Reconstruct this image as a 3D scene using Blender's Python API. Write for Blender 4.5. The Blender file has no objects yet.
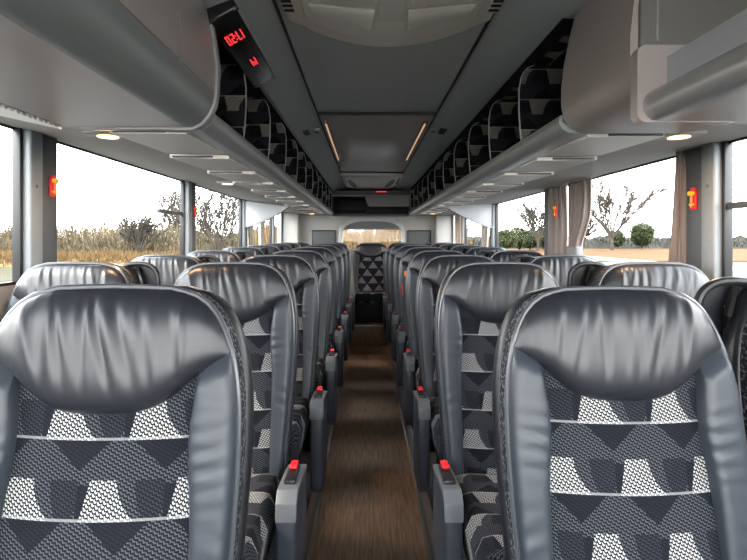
import bpy, bmesh, math, random
from mathutils import Vector, Matrix, noise
PI = math.pi
random.seed(7)
S = bpy.context.scene
COL = S.collection

# ---------------------------------------------------------------- camera, world, light, exposure
EYE = 1.39
cam = bpy.data.cameras.new('camera'); cam.sensor_width = 36; cam.lens = 480 / 747 * 36
cam.shift_x = 7.5 / 747; cam.shift_y = -41 / 747; cam.clip_start = 0.02; cam.clip_end = 800
co = bpy.data.objects.new('camera', cam); COL.objects.link(co)
co.location = (0, 0, EYE); co.rotation_euler = (PI / 2, 0, 0)
S.camera = co

W = bpy.data.worlds.new('overcast_sky'); S.world = W; W.use_nodes = True
wn = W.node_tree; bg = wn.nodes['Background']
tc = wn.nodes.new('ShaderNodeTexCoord'); sp = wn.nodes.new('ShaderNodeSeparateXYZ'); rp = wn.nodes.new('ShaderNodeValToRGB')
wn.links.new(tc.outputs['Generated'], sp.inputs[0]); wn.links.new(sp.outputs['Z'], rp.inputs[0]); wn.links.new(rp.outputs[0], bg.inputs[0])
rp.color_ramp.elements[0].position = 0.0; rp.color_ramp.elements[0].color = (1.0, 0.975, 0.95, 1)
rp.color_ramp.elements[1].position = 0.7; rp.color_ramp.elements[1].color = (0.86, 0.93, 1.0, 1)
bg.inputs[1].default_value = 9.0
sun = bpy.data.lights.new('hazy_sun', 'SUN'); sun.energy = 3.0; sun.angle = math.radians(12); sun.color = (1, 0.86, 0.68)
so = bpy.data.objects.new('hazy_sun', sun); COL.objects.link(so); so.rotation_euler = (math.radians(52), 0, math.radians(-62))

S.view_settings.view_transform = 'Standard'; S.view_settings.look = 'None'
S.view_settings.gamma = 1.0; S.view_settings.exposure = 0.75; S.view_settings.use_curve_mapping = False
S.cycles.max_bounces = 10; S.cycles.diffuse_bounces = 6; S.cycles.glossy_bounces = 4; S.cycles.transparent_max_bounces = 16
S.cycles.sample_clamp_indirect = 6.0; S.cycles.caustics_reflective = False; S.cycles.caustics_refractive = False
S.cycles.use_denoising = True

# ---------------------------------------------------------------- node expression helper
class X:
    """a float socket (or number) with arithmetic that builds Math nodes"""
    def __init__(s, nt, v): s.nt = nt; s.v = v
    def op(s, o, b=None, c=None):
        n = s.nt.nodes.new('ShaderNodeMath'); n.operation = o
        for i, a in enumerate((s, b, c)):
            if a is None: continue
            v = a.v if isinstance(a, X) else a
            if isinstance(v, (int, float)): n.inputs[i].default_value = v
            else: s.nt.links.new(v, n.inputs[i])
        return X(s.nt, n.outputs[0])
    def __add__(s, b): return s.op('ADD', b)
    def __sub__(s, b): return s.op('SUBTRACT', b)
    def __mul__(s, b): return s.op('MULTIPLY', b)
    def __truediv__(s, b): return s.op('DIVIDE', b)
    def lt(s, b): return s.op('LESS_THAN', b)
    def gt(s, b): return s.op('GREATER_THAN', b)
    def mod(s, b): return s.op('FLOORED_MODULO', b)
    def floor(s): return s.op('FLOOR')
    def abs(s): return s.op('ABSOLUTE')
    def max(s, b): return s.op('MAXIMUM', b)
    def min(s, b): return s.op('MINIMUM', b)

def new_mat(name, col, rough=0.5, metal=0.0, spec=0.5, emit=None, es=0.0, coat=0.0):
    m = bpy.data.materials.new(name); m.use_nodes = True
    b = m.node_tree.nodes['Principled BSDF']
    b.inputs['Base Color'].default_value = (*col, 1); b.inputs['Roughness'].default_value = rough
    b.inputs['Metallic'].default_value = metal; b.inputs['Specular IOR Level'].default_value = spec
    b.inputs['Coat Weight'].default_value = coat
    if emit: b.inputs['Emission Color'].default_value = (*emit, 1); b.inputs['Emission Strength'].default_value = es
    return m
def nd(m, t): return m.node_tree.nodes.new(t)
def lk(m, a, b): m.node_tree.links.new(a, b)
def bump_noise(m, scale, strength, dist=0.002, stretch=(1, 1, 1), detail=3, coord='Object'):
    t = nd(m, 'ShaderNodeTexCoord'); mp = nd(m, 'ShaderNodeMapping'); n = nd(m, 'ShaderNodeTexNoise'); b = nd(m, 'ShaderNodeBump')
    mp.inputs['Scale'].default_value = stretch
    lk(m, t.outputs[coord], mp.inputs[0]); lk(m, mp.outputs[0], n.inputs['Vector'])
    n.inputs['Scale'].default_value = scale; n.inputs['Detail'].default_value = detail
    b.inputs['Strength'].default_value = strength; b.inputs['Distance'].default_value = dist
    lk(m, n.outputs[0], b.inputs['Height']); lk(m, b.outputs[0], m.node_tree.nodes['Principled BSDF'].inputs['Normal'])
    return n, b
def vary(m, c1, c2, scale, stretch=(1, 1, 1), p=(0.35, 0.65), coord='Object', detail=4):
    t = nd(m, 'ShaderNodeTexCoord'); mp = nd(m, 'ShaderNodeMapping'); n = nd(m, 'ShaderNodeTexNoise'); r = nd(m, 'ShaderNodeValToRGB')
    mp.inputs['Scale'].default_value = stretch
    lk(m, t.outputs[coord], mp.inputs[0]); lk(m, mp.outputs[0], n.inputs['Vector']); n.inputs['Scale'].default_value = scale
    n.inputs['Detail'].default_value = detail
    lk(m, n.outputs[0], r.inputs[0]); e = r.color_ramp.elements
    e[0].position, e[1].position = p; e[0].color = (*c1, 1); e[1].color = (*c2, 1)
    lk(m, r.outputs[0], m.node_tree.nodes['Principled BSDF'].inputs['Base Color'])

M = {}
M['leather'] = new_mat('dark_leather', (0.013, 0.015, 0.020), 0.35, spec=0.52, coat=0.0)
n_, b_ = bump_noise(M['leather'], 7, 0.30, 0.010, (4.0, 1, 0.7), 2)
M['wing_leather'] = new_mat('bolster_leather', (0.028, 0.034, 0.045), 0.42, spec=0.5)
bump_noise(M['wing_leather'], 9, 0.28, 0.006, (1, 1, 2.5), 2)
M['piping'] = new_mat('piping_leather', (0.05, 0.055, 0.065), 0.3, spec=0.8)
M['shell'] = new_mat('seat_shell', (0.010, 0.011, 0.015), 0.4)
bump_noise(M['shell'], 300, 0.3, 0.001)

def fabric(name, k=1.0, bright=(0.44, 0.445, 0.445)):
    """woven moquette: dark navy ground, grey triangles, pale trapezoid patches in staggered bands; UV is in metres"""
    m = new_mat(name, (0.02, 0.02, 0.03), 0.9, spec=0.2)
    nt = m.node_tree
    uv = nd(m, 'ShaderNodeUVMap'); sx = nd(m, 'ShaderNodeSeparateXYZ'); lk(m, uv.outputs[0], sx.inputs[0])
    u = X(nt, sx.outputs[0]); v = X(nt, sx.outputs[1])
    u = u + 5.0; v = v + 5.0
    P, H = 0.140, 0.122
    band = (v / H).floor(); par = band.mod(2.0)
    fv = v.mod(H) / H                      # 0 top of band .. 1 bottom
    uu = (u + par * (P * 0.5)).mod(P) / P  # 0..1 across one repeat
    # pale trapezoid: lower half of the band
    low = fv.gt(0.5); h = (fv - 0.5) * 2.0
    trap = uu.gt(X(nt, 0.15) - h * 0.10).min(uu.lt(X(nt, 0.46) + (h * h) * 0.22)).min(low)
    line = fv.gt(0.965)
    # dark round blob to the left of the patch
    cx = (uu - 0.86).abs() / 0.2; blob = ((cx * cx) + (h * h * 0.85)).lt(0.9).min(low)
    # triangles of the upper half
    tri = ((uu - 0.5).abs() * 1.6).lt(X(nt, 0.22) + fv * 1.5).min(fv.lt(0.56))
    fan = ((uu - 0.74).abs()).lt(0.40).min(low)
    # weave: slanted little chevrons
    c = 0.0086
    a1 = ((u + v * 0.62) / c).mod(1.0); a2 = ((v - u * 0.55) / (c * 0.8)).mod(1.0)
    zig = ((a2 + (a1 - 0.5).abs() * 0.9).mod(1.0)).lt(0.52)
    gap = a1.lt(0.8)
    wv = zig.min(gap)
    wv2 = ((a2 + (a1 - 0.5).abs() * 0.9).mod(1.0)).lt(0.42).min(a1.lt(0.86))
    pale = trap * wv.max(X(nt, 0.0) + line * 1.0)
    mid = tri.max(fan * 0.8) * (X(nt, 1.0) - blob) * wv2
    fac_pale = (trap * wv).max(line * 0.38)
    fac_mid = (tri.max(fan) * wv2) * (X(nt, 1.0) - trap) * (X(nt, 1.0) - blob * 0.75)
    def mix(f, c1, c2):
        x = nd(m, 'ShaderNodeMix'); x.data_type = 'RGBA'
        lk(m, f.v, x.inputs[0])
        for s, c_ in ((6, c1), (7, c2)):
            if isinstance(c_, tuple): x.inputs[s].default_value = (*c_, 1)
            else: lk(m, c_, x.inputs[s])
        return x.outputs[2]
    base0 = mix(wv2 * 0.35, (0.005 * k, 0.006 * k, 0.010 * k), (0.022 * k, 0.024 * k, 0.032 * k))
    base = mix(fac_mid, base0, (0.072 * k, 0.077 * k, 0.092 * k))
    out = mix(fac_pale, base, tuple(b * k for b in bright))
    lk(m, out, nt.nodes['Principled BSDF'].inputs['Base Color'])
    bp = nd(m, 'ShaderNodeBump'); bp.inputs['Strength'].default_value = 0.35; bp.inputs['Distance'].default_value = 0.001
    lk(m, wv.v, bp.inputs['Height']); lk(m, bp.outputs[0], nt.nodes['Principled BSDF'].inputs['Normal'])
    return m
M['fabric'] = fabric('patterned_moquette')
m = new_mat('triangle_moquette', (0.01, 0.012, 0.02), 0.9, spec=0.2)
uvn = nd(m, 'ShaderNodeUVMap'); sx_ = nd(m, 'ShaderNodeSeparateXYZ'); lk(m, uvn.outputs[0], sx_.inputs[0])
u_ = X(m.node_tree, sx_.outputs[0]) + 5.0; v_ = X(m.node_tree, sx_.outputs[1]) + 5.0
rw = (v_ / .105).floor().mod(2.0); fu = ((u_ + rw * .075) / .15).mod(1.0); fv_ = (v_ / .105).mod(1.0)
f_ = ((fu - .5).abs() * 2.2).lt(fv_ - .1)
w_ = ((u_ + v_) / .012).mod(1.0).lt(.62)
mxn = nd(m, 'ShaderNodeMix'); mxn.data_type = 'RGBA'; lk(m, (f_ * w_).v, mxn.inputs[0])
mxn.inputs[6].default_value = (0.008, 0.010, 0.018, 1); mxn.inputs[7].default_value = (0.22, 0.22, 0.23, 1)
lk(m, mxn.outputs[2], m.node_tree.nodes['Principled BSDF'].inputs['Base Color']); M['triangle_fabric'] = m
M['rack_fabric'] = fabric('dark_patterned_lining', 0.5, (0.8, 0.75, 0.65))
M['gusset'] = new_mat('speckled_gusset', (0.02, 0.02, 0.025), 0.9, spec=0.2)
vary(M['gusset'], (0.012, 0.013, 0.018), (0.16, 0.17, 0.18), 160, p=(0.5, 0.68), detail=1)
M['grey_plastic'] = new_mat('grey_plastic', (0.12, 0.13, 0.145), 0.42); bump_noise(M['grey_plastic'], 400, 0.15, 0.0006)
M['black_plastic'] = new_mat('black_plastic', (0.012, 0.013, 0.015), 0.4)
M['gloss_black'] = new_mat('gloss_black', (0.006, 0.006, 0.007), 0.25)
M['navy_plastic'] = new_mat('navy_plastic', (0.028, 0.034, 0.047), 0.4)
M['red'] = new_mat('red_plastic', (0.75, 0.02, 0.03), 0.35)
M['orange'] = new_mat('orange_plastic', (0.95, 0.22, 0.02), 0.4)
M['yellow'] = new_mat('yellow_plastic', (1.0, 0.62, 0.03), 0.4)
M['white_label'] = new_mat('label_paper', (0.7, 0.68, 0.6), 0.6)
M['pale_shell'] = new_mat('pale_grey_panel', (0.36, 0.365, 0.36), 0.5); bump_noise(M['pale_shell'], 500, 0.1, 0.0005)
M['nose'] = new_mat('dark_satin_nose', (0.24, 0.26, 0.255), 0.34)
M['service'] = new_mat('service_panel_beige', (0.84, 0.80, 0.74), 0.45)
M['taupe'] = new_mat('taupe_locker', (0.43, 0.38, 0.365), 0.32); bump_noise(M['taupe'], 350, 0.1, 0.0005)
M['brown_grey'] = new_mat('brown_grey_panel', (0.19, 0.18, 0.165), 0.4)
M['lip'] = new_mat('rack_edge_grey', (0.38, 0.40, 0.40), 0.3)
M['silver'] = new_mat('satin_silver', (0.45, 0.45, 0.45), 0.33, metal=0.6)
M['lavender'] = new_mat('cool_grey_upstand', (0.46, 0.47, 0.52), 0.5)
M['cove'] = new_mat('cove_grey', (0.46, 0.44, 0.405), 0.7)
M['ceiling'] = new_mat('teal_grey_ceiling', (0.50, 0.56, 0.555), 0.55); bump_noise(M['ceiling'], 500, 0.12, 0.0006)
M['ceiling_warm'] = new_mat('satin_ceiling_panel', (0.46, 0.42, 0.39), 0.34)
M['seam'] = new_mat('dark_seam', (0.02, 0.022, 0.022), 0.6)
M['hatch'] = new_mat('hatch_grey', (0.82, 0.83, 0.75), 0.5)
M['wall'] = new_mat('wall_grey', (0.33, 0.325, 0.31), 0.6)
M['pillar_dark'] = new_mat('pillar_charcoal', (0.062, 0.068, 0.073), 0.45)
M['pillar_light'] = new_mat('pillar_aluminium', (0.21, 0.235, 0.25), 0.42)
M['chrome'] = new_mat('step_edge_metal', (0.45, 0.46, 0.46), 0.3, metal=0.9)
M['white_panel'] = new_mat('pale_gusset_panel', (0.36, 0.375, 0.40), 0.5)
M['curtain'] = new_mat('taupe_curtain', (0.235, 0.195, 0.178), 0.85, spec=0.2); bump_noise(M['curtain'], 600, 0.3, 0.001)
M['curtain_pale'] = new_mat('beige_curtain', (0.5, 0.45, 0.38), 0.85, spec=0.2)
M['tie'] = new_mat('pale_tie_band', (0.22, 0.215, 0.21), 0.8)
M['led'] = new_mat('lamp_glow', (1, 0.8, 0.6), 0.5, emit=(1.0, 0.60, 0.30), es=2.2)
M['strip'] = new_mat('warm_strip', (0.8, 0.6, 0.4), 0.5, emit=(1.0, 0.62, 0.35), es=0.35)
M['digits'] = new_mat('red_digits', (0.6, 0, 0), 0.5, emit=(1.0, 0.03, 0.04), es=1.1)
M['lens'] = new_mat('ribbed_lamp_lens', (0.75, 0.76, 0.70), 0.3)
M['back_black'] = new_mat('bulkhead_black', (0.006, 0.006, 0.006), 0.5, spec=0.15)
M['screen'] = new_mat('dark_grey_panel', (0.075, 0.08, 0.088), 0.55)

m = new_mat('aisle_floor', (0.05, 0.03, 0.02), 0.6, spec=0.3)
vary(m, (0.20, 0.125, 0.082), (0.40, 0.26, 0.175), 10, (9, 0.6, 1), (0.3, 0.75))
bump_noise(m, 120, 0.3, 0.001)
M['floor'] = m
m = new_mat('podium_floor', (0.03, 0.03, 0.035), 0.85); vary(m, (0.015, 0.015, 0.018), (0.06, 0.055, 0.06), 90); M['podium'] = m
m = new_mat('brown_step', (0.16, 0.08, 0.035), 0.55); vary(m, (0.09, 0.042, 0.018), (0.20, 0.10, 0.045), 12, (8, 1, 1)); M['step'] = m

g = bpy.data.materials.new('window_glass'); g.use_nodes = True
for n in list(g.node_tree.nodes): g.node_tree.nodes.remove(n)
o_ = nd(g, 'ShaderNodeOutputMaterial'); mx = nd(g, 'ShaderNodeMixShader'); tr = nd(g, 'ShaderNodeBsdfTransparent'); gl = nd(g, 'ShaderNodeBsdfGlossy')
fr = nd(g, 'ShaderNodeLayerWeight'); fr.inputs[0].default_value = 0.5
fac_ = X(g.node_tree, fr.outputs['Facing']).op('POWER', 6.0) * 0.15 + 0.012
tr.inputs[0].default_value = (0.96, 0.97, 0.97, 1); gl.inputs['Roughness'].default_value = 0.02
lk(g, fac_.v, mx.inputs[0]); lk(g, tr.outputs[0], mx.inputs[1]); lk(g, gl.outputs[0], mx.inputs[2]); lk(g, mx.outputs[0], o_.inputs[0])
M['glass'] = g

# ---------------------------------------------------------------- mesh helpers
def link(name, me, mat=None, parent=None, loc=(0, 0, 0)):
    o = bpy.data.objects.new(name, me); COL.objects.link(o)
    if mat and me is not None: me.materials.append(M[mat] if isinstance(mat, str) else mat)
    o.location = loc
    if parent: o.parent = parent
    return o
def mesh(name, vs, fs, mat, parent=None, smooth=True, uvs=None, loc=(0, 0, 0), angle=None):
    me = bpy.data.meshes.new(name); me.from_pydata([tuple(v) for v in vs], [], fs); me.update()
    if uvs:
        l = me.uv_layers.new(name='UVMap')
        for lp in me.loops: l.data[lp.index].uv = uvs[lp.vertex_index]
    if smooth:
        me.polygons.foreach_set('use_smooth', [True] * len(me.polygons))
        if angle: me.set_sharp_from_angle(angle=math.radians(angle))
    return link(name, me, mat, parent, loc)
def grid(fn, nu, nv):
    """fn(u,v)->point (and uv); returns verts, faces, uvs"""
    vs, uvs, fs = [], [], []
    for j in range(nv + 1):
        for i in range(nu + 1):
            r = fn(i / nu, j / nv); vs.append(r[0]); uvs.append(r[1])
    for j in range(nv):
        for i in range(nu):
            a = j * (nu + 1) + i; fs.append((a, a + 1, a + nu + 2, a + nu + 1))
    return vs, fs, uvs
class B:
    """collects shapes into one mesh"""
    def __init__(s): s.vs = []; s.fs = []
    def add(s, vs, fs):
        k = len(s.vs); s.vs += [Vector(v) for v in vs]; s.fs += [tuple(i + k for i in f) for f in fs]; return s
    def box(s, x0, x1, y0, y1, z0, z1, bev=0.0, seg=2):
        bm = bmesh.new(); bmesh.ops.create_cube(bm, size=1)
        for v in bm.verts: v.co = Vector(((x0 + x1) / 2 + v.co.x * abs(x1 - x0), (y0 + y1) / 2 + v.co.y * abs(y1 - y0), (z0 + z1) / 2 + v.co.z * abs(z1 - z0)))
        if bev > 0: bmesh.ops.bevel(bm, geom=bm.edges[:], offset=bev, segments=seg, profile=0.5, affect='EDGES')
        bm.verts.ensure_lookup_table()
        s.add([v.co.copy() for v in bm.verts], [[v.index for v in f.verts] for f in bm.faces]); bm.free(); return s
    def prism(s, pts, y0, y1, axis='y', bev=0.0, seg=2):
        """closed polygon pts (a,b) extruded; axis y: (x,z); axis x: (y,z); axis z: (x,y)"""
        f = {'y': lambda p, t: (p[0], t, p[1]), 'x': lambda p, t: (t, p[0], p[1]), 'z': lambda p, t: (p[0], p[1], t)}[axis]
        bm = bmesh.new(); n = len(pts)
        a = [bm.verts.new(f(p, y0)) for p in pts]; b = [bm.verts.new(f(p, y1)) for p in pts]
        bm.faces.new(a); bm.faces.new(b[::-1])
        for i in range(n): bm.faces.new((a[i], b[i], b[(i + 1) % n], a[(i + 1) % n]))
        bmesh.ops.recalc_face_normals(bm, faces=bm.faces[:])
        if bev > 0:
            ee = [e for e in bm.edges if len(e.link_faces) == 2 and e.calc_face_angle(0) > 0.5]
            bmesh.ops.bevel(bm, geom=ee, offset=bev, segments=seg, profile=0.5, affect='EDGES')
        bm.verts.index_update()
        s.add([v.co.copy() for v in bm.verts], [[v.index for v in f_.verts] for f_ in bm.faces]); bm.free(); return s
    def tube(s, pts, r, n=8, closed=False, caps=True):
        pts = [Vector(p) for p in pts]; k = len(pts); rs = r if isinstance(r, (list, tuple)) else [r] * k
        vs, fs = [], []; up = None
        for i, p in enumerate(pts):
            if closed: t = pts[(i + 1) % k] - pts[i - 1]
            else: t = pts[min(i + 1, k - 1)] - pts[max(i - 1, 0)]
            t = t.normalized() if t.length > 1e-9 else Vector((0, 0, 1))
            if up is None:
                up = t.orthogonal().normalized()
            up = (up - t * up.dot(t)); up = up.normalized() if up.length > 1e-6 else t.orthogonal().normalized()
            w = t.cross(up)
            for j in range(n):
                a = 2 * PI * j / n; vs.append(p + (up * math.cos(a) + w * math.sin(a)) * rs[i])
        for i in range(k if closed else k - 1):
            for j in range(n):
                a = i * n + j; b = i * n + (j + 1) % n; c = ((i + 1) % k) * n + (j + 1) % n; d = ((i + 1) % k) * n + j
                fs.append((a, b, c, d))
        if not closed and caps: fs.append(tuple(range(n))[::-1]); fs.append(tuple((k - 1) * n + j for j in range(n)))
        return s.add(vs, fs)
    def sheet(s, pts, y0, y1, th, ny=1):
        """open profile (x,z) given thickness th, extruded along y"""
        n = len(pts); P = [Vector((p[0], 0, p[1])) for p in pts]; off = []
        for i in range(n):
            t = P[min(i + 1, n - 1)] - P[max(i - 1, 0)]; t.normalize(); off.append(P[i] + Vector((-t.z, 0, t.x)) * th)
        poly = [(p.x, p.z) for p in P] + [(p.x, p.z) for p in off[::-1]]
        return s.prism(poly, y0, y1)
    def build(s, name, mat, parent=None, smooth=True, angle=35, loc=(0, 0, 0)):
        return mesh(name, s.vs, s.fs, mat, parent, smooth, None, loc, angle)
def tag(o, label=None, cat=None, group=None, kind=None):
    if label: o['label'] = label
    if cat: o['category'] = cat
    if group: o['group'] = group
    if kind: o['kind'] = kind
    return o
def empty(name, loc, label, cat, group=None, rz=0):
    o = bpy.data.objects.new(name, None); o.empty_display_size = 0.1; COL.objects.link(o); o.location = loc; o.rotation_euler.z = rz
    return tag(o, label, cat, group)
def struct(name, b, mat, **k): return tag(b.build(name, mat, **k), kind='structure')
def copy_tree(o, parent=None):
    c = o.copy(); COL.objects.link(c)
    if parent: c.parent = parent
    for ch in list(o.children): copy_tree(ch, c)
    return c
def lerp(a, b, t): return a + (b - a) * t
def table(tb):
    def f(x):
        if x <= tb[0][0]: return tb[0][1]
        for (a, p), (b, q) in zip(tb, tb[1:]):
            if x <= b:
                return lerp(p, q, (x - a) / (b - a))
        return tb[-1][1]
    return f
def smooth_table(tb):
    def f(x):
        n = len(tb)
        if x <= tb[0][0]: return tb[0][1]
        if x >= tb[-1][0]: return tb[-1][1]
        for i in range(n - 1):
            if x <= tb[i + 1][0]:
                x0, y0 = tb[i]; x1, y1 = tb[i + 1]; h = x1 - x0; t = (x - x0) / h
                m0 = (y1 - tb[i - 1][1]) / (x1 - tb[i - 1][0]) if i > 0 else (y1 - y0) / h
                m1 = (tb[i + 2][1] - y0) / (tb[i + 2][0] - x0) if i < n - 2 else (y1 - y0) / h
                t2, t3 = t * t, t * t * t
                return (2 * t3 - 3 * t2 + 1) * y0 + (t3 - 2 * t2 + t) * h * m0 + (-2 * t3 + 3 * t2) * y1 + (t3 - t2) * h * m1
    return f
def zc(d): return EYE + d

# ---------------------------------------------------------------- the shell of the coach
XL, XR = -1.30, 1.34          # inner faces of the side walls
WTL, WTR = zc(.414), zc(.362)  # top edge of the windows
WB = zc(-.17)                  # bottom edge of the windows
Y0, Y1 = -1.6, 7.9
POD = 0.15
BY = 0.035                     # middle of the aisle
struct('floor', B().box(-.27, .30, Y0, 6.30, -.06, 0), 'floor', smooth=False)
tag(B().box(XL - .05, -.27, Y0, Y1, -.06, POD, .004).build('podium_left', 'podium'), kind='structure')
tag(B().box(.30, XR + .05, Y0, Y1, -.06, POD, .004).build('podium_right', 'podium'), kind='structure')
tag(B().box(-.27, .30, 6.64, Y1, -.06, POD, .004).build('podium_rear', 'podium'), kind='structure')
struct('trim_1', B().box(-.272, -.262, Y0, 6.25, 0, POD + .006, .003).box(-.262, -.244, Y0, 6.25, 0, .012, .003), 'chrome')
struct('trim_2', B().box(.292, .302, Y0, 6.25, 0, POD + .006, .003).box(.274, .292, Y0, 6.25, 0, .012, .003), 'chrome')

def side_wall(s):
    x = XL if s < 0 else XR; top = WTL if s < 0 else WTR
    b = B().box(x, x + s * .06, Y0, Y1, POD - .01, WB)
    b.box(x, x + s * .012, Y0, Y1, top, zc(.75))
    b.box(x - s * .003, x, Y0, Y1, WB - .03, WB)      # sill
    b.box(x, x + s * .06, 7.35, Y1, WB, top)
    struct('wall_left' if s < 0 else 'wall_right', b, 'wall')
side_wall(-1); side_wall(1)

# pillars between the windows, each with a light frame side and a dark cover
PL = [0.36, 1.87, 3.47, 5.03, 6.58]; PR = [0.36, 1.86, 3.42, 4.98, 6.5]
n_tr = 3
def pillar(s, y):
    global n_tr
    x = XL if s < 0 else XR; top = (WTL if s < 0 else WTR) + .02
    p = B().box(x - s * .035, x + s * .012, y - .005, y + .10, WB - .02, top, .006).build('trim_%d' % n_tr, 'pillar_dark')
    tag(p, kind='structure')
    B().box(x - s * .048, x + s * .012, y - .076, y - .006, WB - .02, top, .008, 3).build('frame_cover', 'pillar_light', p)
    B().box(x - s * .02, x + s * .012, y - .093, y - .077, WB - .02, top, .004).build('rubber_seal', 'black_plastic', p)
    B().tube([(x - s * .047, y - .045, zc(.20)), (x - s * .052, y - .045, zc(.20))], .006, 10).build('screw_cap', 'grey_plastic', p)
    n_tr += 1
for y in PL: pillar(-1, y)
for y in PR: pillar(1, y)
k = 1
for s, ps in ((-1, PL), (1, PR)):
    x = XL if s < 0 else XR; top = WTL if s < 0 else WTR
    ys = [Y0] + ps + [7.37]
    for a, c in zip(ys, ys[1:]):
        w = struct('window_%d' % k, B().box(x + s * .006, x + s * .011, a + .06, c - .06, WB - .01, top + .01), 'glass', smooth=False); k += 1
        B().box(x + s * .002, x + s * .014, a + .06, c - .06, top - .008, top + .02).box(x + s * .002, x + s * .014, a + .06, c - .06, WB - .02, WB + .012).build('window_seal', 'black_plastic', w)
        if (s < 0 and a == 1.87) or (s > 0 and a == .36):
            ra, rb, rz = (3.0, c - .1, zc(.178)) if s < 0 else (a + .1, c - .09, zc(.122))
            B().box(x - s * .01, x + s * .012, ra, rb, rz - .012, rz + .012, .003).build('vent_rail', 'pillar_dark', w)

# ceiling: cross section (x, height above the eye)
CX = .065
CH = .75
def shell_x(p): return (p[0], zc(p[1]))
LT, RT = -.47, .625      # ceiling break points above the rack fronts
cprof = [(XL - .02, .66), (LT - .25, .70), (LT, .695), (-.36, .735), (-.285, CH), (.42, CH), (.50, .735), (RT, .715), (RT + .25, .72), (XR + .02, .66)]
struct('ceiling', B().sheet([shell_x(p) for p in cprof], Y0, Y1, .04), 'ceiling', angle=20)
b = B().box(-.285, .42, 2.86, 5.36, zc(CH) - .006, zc(CH), .002)
tag(b.build('ceiling_panel', 'ceiling_warm'), kind='structure')
b = B()
for x in (-.292, .415): b.box(x, x + .008, Y0, 7.0, zc(CH) - .010, zc(CH) + .001)
b.box(-.29, .42, 2.835, 2.855, zc(CH) - .014, zc(CH))
b.box(-.29, .42, 5.36, 5.37, zc(CH) - .014, zc(CH))
tag(b.build('trim_20', 'seam', smooth=False), kind='structure')

# warm strip lamps in the second ceiling panel
for x, w in ((-.255, 'left'), (.375, 'right')):
    e = empty('strip_light', (x, 3.75, zc(CH) - .006), 'narrow warm strip light along the %s edge of the satin ceiling panel' % w, 'light', 'ceiling strip lights')
    B().box(-.012, .012, -.72, .72, -.012, 0, .003).build('housing', 'grey_plastic', e)
    B().box(-.006, .006, -.70, .70, -.0145, -.0125).build('diffuser', 'strip', e, smooth=False)

# roof hatch
e = empty('roof_hatch', (.078, 1.2, zc(CH)), 'pale grey moulded roof hatch with rounded rear edge set in the ceiling', 'hatch')
def hatch_poly(hw, y0, y1, rear):
    pts = [(-hw, y0), (hw, y0), (hw, y1 - .03), (hw - .03, y1)]
    for i in range(1, 12):
        t = i / 12; pts.append((lerp(hw - .03, -hw + .03, t), y1 + rear * math.sin(PI * t) ** .8))
    return pts + [(-hw + .03, y1), (-hw, y1 - .03)]
B().prism(hatch_poly(.335, -.9, .42, .19), -.03, 0, 'z', .012, 3).build('frame', 'hatch', e)
B().prism(hatch_poly(.275, -.9, .36, .16), -.048, -.03, 'z', .012, 3).build('lid', 'hatch', e)
for sx in (-1, 1):
    B().prism([(sx * .05, -.25), (sx * .255, -.25), (sx * .255, .18), (sx * .06, .22), (sx * .045, .05)], -.062, -.049, 'z', .006).build('raised_panel', 'hatch', e)
    B().prism([(sx * .05, .26), (sx * .25, .22), (sx * .24, .30), (sx * .06, .40)], -.058, -.049, 'z', .005).build('raised_panel', 'hatch', e)
    vb = B().box(sx * .315 - .016, sx * .315 + .016, -.85, .30, -.044, -.031)
    v = vb.build('vent_strip', 'hatch', e)
    r = B()
    for i in range(40): r.box(sx * .315 - .015, sx * .315 + .015, -.84 + i * .0285, -.826 + i * .0285, -.047, -.0445)
    r.build('vent_slats', 'seam', e, smooth=False)
B().prism([(-.04, -.9), (.04, -.9), (.04, .34), (-.04, .34)], -.056, -.049, 'z', .004).build('centre_rib', 'hatch', e)

# rear air unit
e = empty('air_return_unit', (.065, 6.0, zc(CH)), 'pale rear ceiling air unit with two oval vents near the back window', 'air vent')
B().prism([(-.36, -.62), (.36, -.62), (.34, .3), (.25, .72), (-.25, .72), (-.34, .3)], -.05, 0, 'z', .02, 3).build('housing', 'hatch', e)
for sx in (-1, 1):
    pts = [(sx * .235 + .035 * math.cos(a) + sx * -.03 * math.sin(a), .10 + .42 * math.sin(a)) for a in [2 * PI * i / 24 for i in range(24)]]
    B().prism(pts, -.056, -.0505, 'z').build('oval_vent', 'black_plastic', e, smooth=False)
    B().box(sx * .32 - .01, sx * .32 + .01, -.45, .1, -.056, -.0505).build('slot', 'black_plastic', e, smooth=False)
e = empty('exit_light', (.22, 6.93, zc(.690)), 'small glowing red rear indicator lamp under the ceiling air unit', 'light')
B().box(-.09, .09, -.02, .02, -.018, .0, .004).build('housing', 'black_plastic', e)
B().box(-.075, .075, -.024, -.0205, -.014, -.004).build('lens', 'digits', e, smooth=False)

# small ceiling sensors and switches
for x, y, h, w in ((-.405, 3.24, .725, 'left'), (.515, 3.24, .732, 'right')):
    e = empty('ceiling_speaker', (x, y, zc(h)), 'small square black speaker grille in the ceiling on the %s side' % w, 'speaker', 'ceiling speaker grilles')
    B().box(-.022, .022, -.06, .06, -.012, .006, .004).build('body', 'black_plastic', e)
    B().box(-.017, .017, -.05, .05, -.014, -.0125).build('grille', 'seam', e, smooth=False)
for x, y, h, w in ((-.335, 3.28, .738, 'left'), (.458, 3.28, .745, 'right')):
    e = empty('ceiling_spotlight', (x, y, zc(h)), 'small round spotlight socket beside the black speaker on the %s of the ceiling' % w, 'light', 'ceiling spotlight sockets')
    B().box(-.022, .022, -.055, .055, -.010, .010, .004).build('plate', 'ceiling', e)
    B().tube([(0, 0, -.0105), (0, 0, -.014)], .012, 14).build('socket', 'black_plastic', e)

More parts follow.
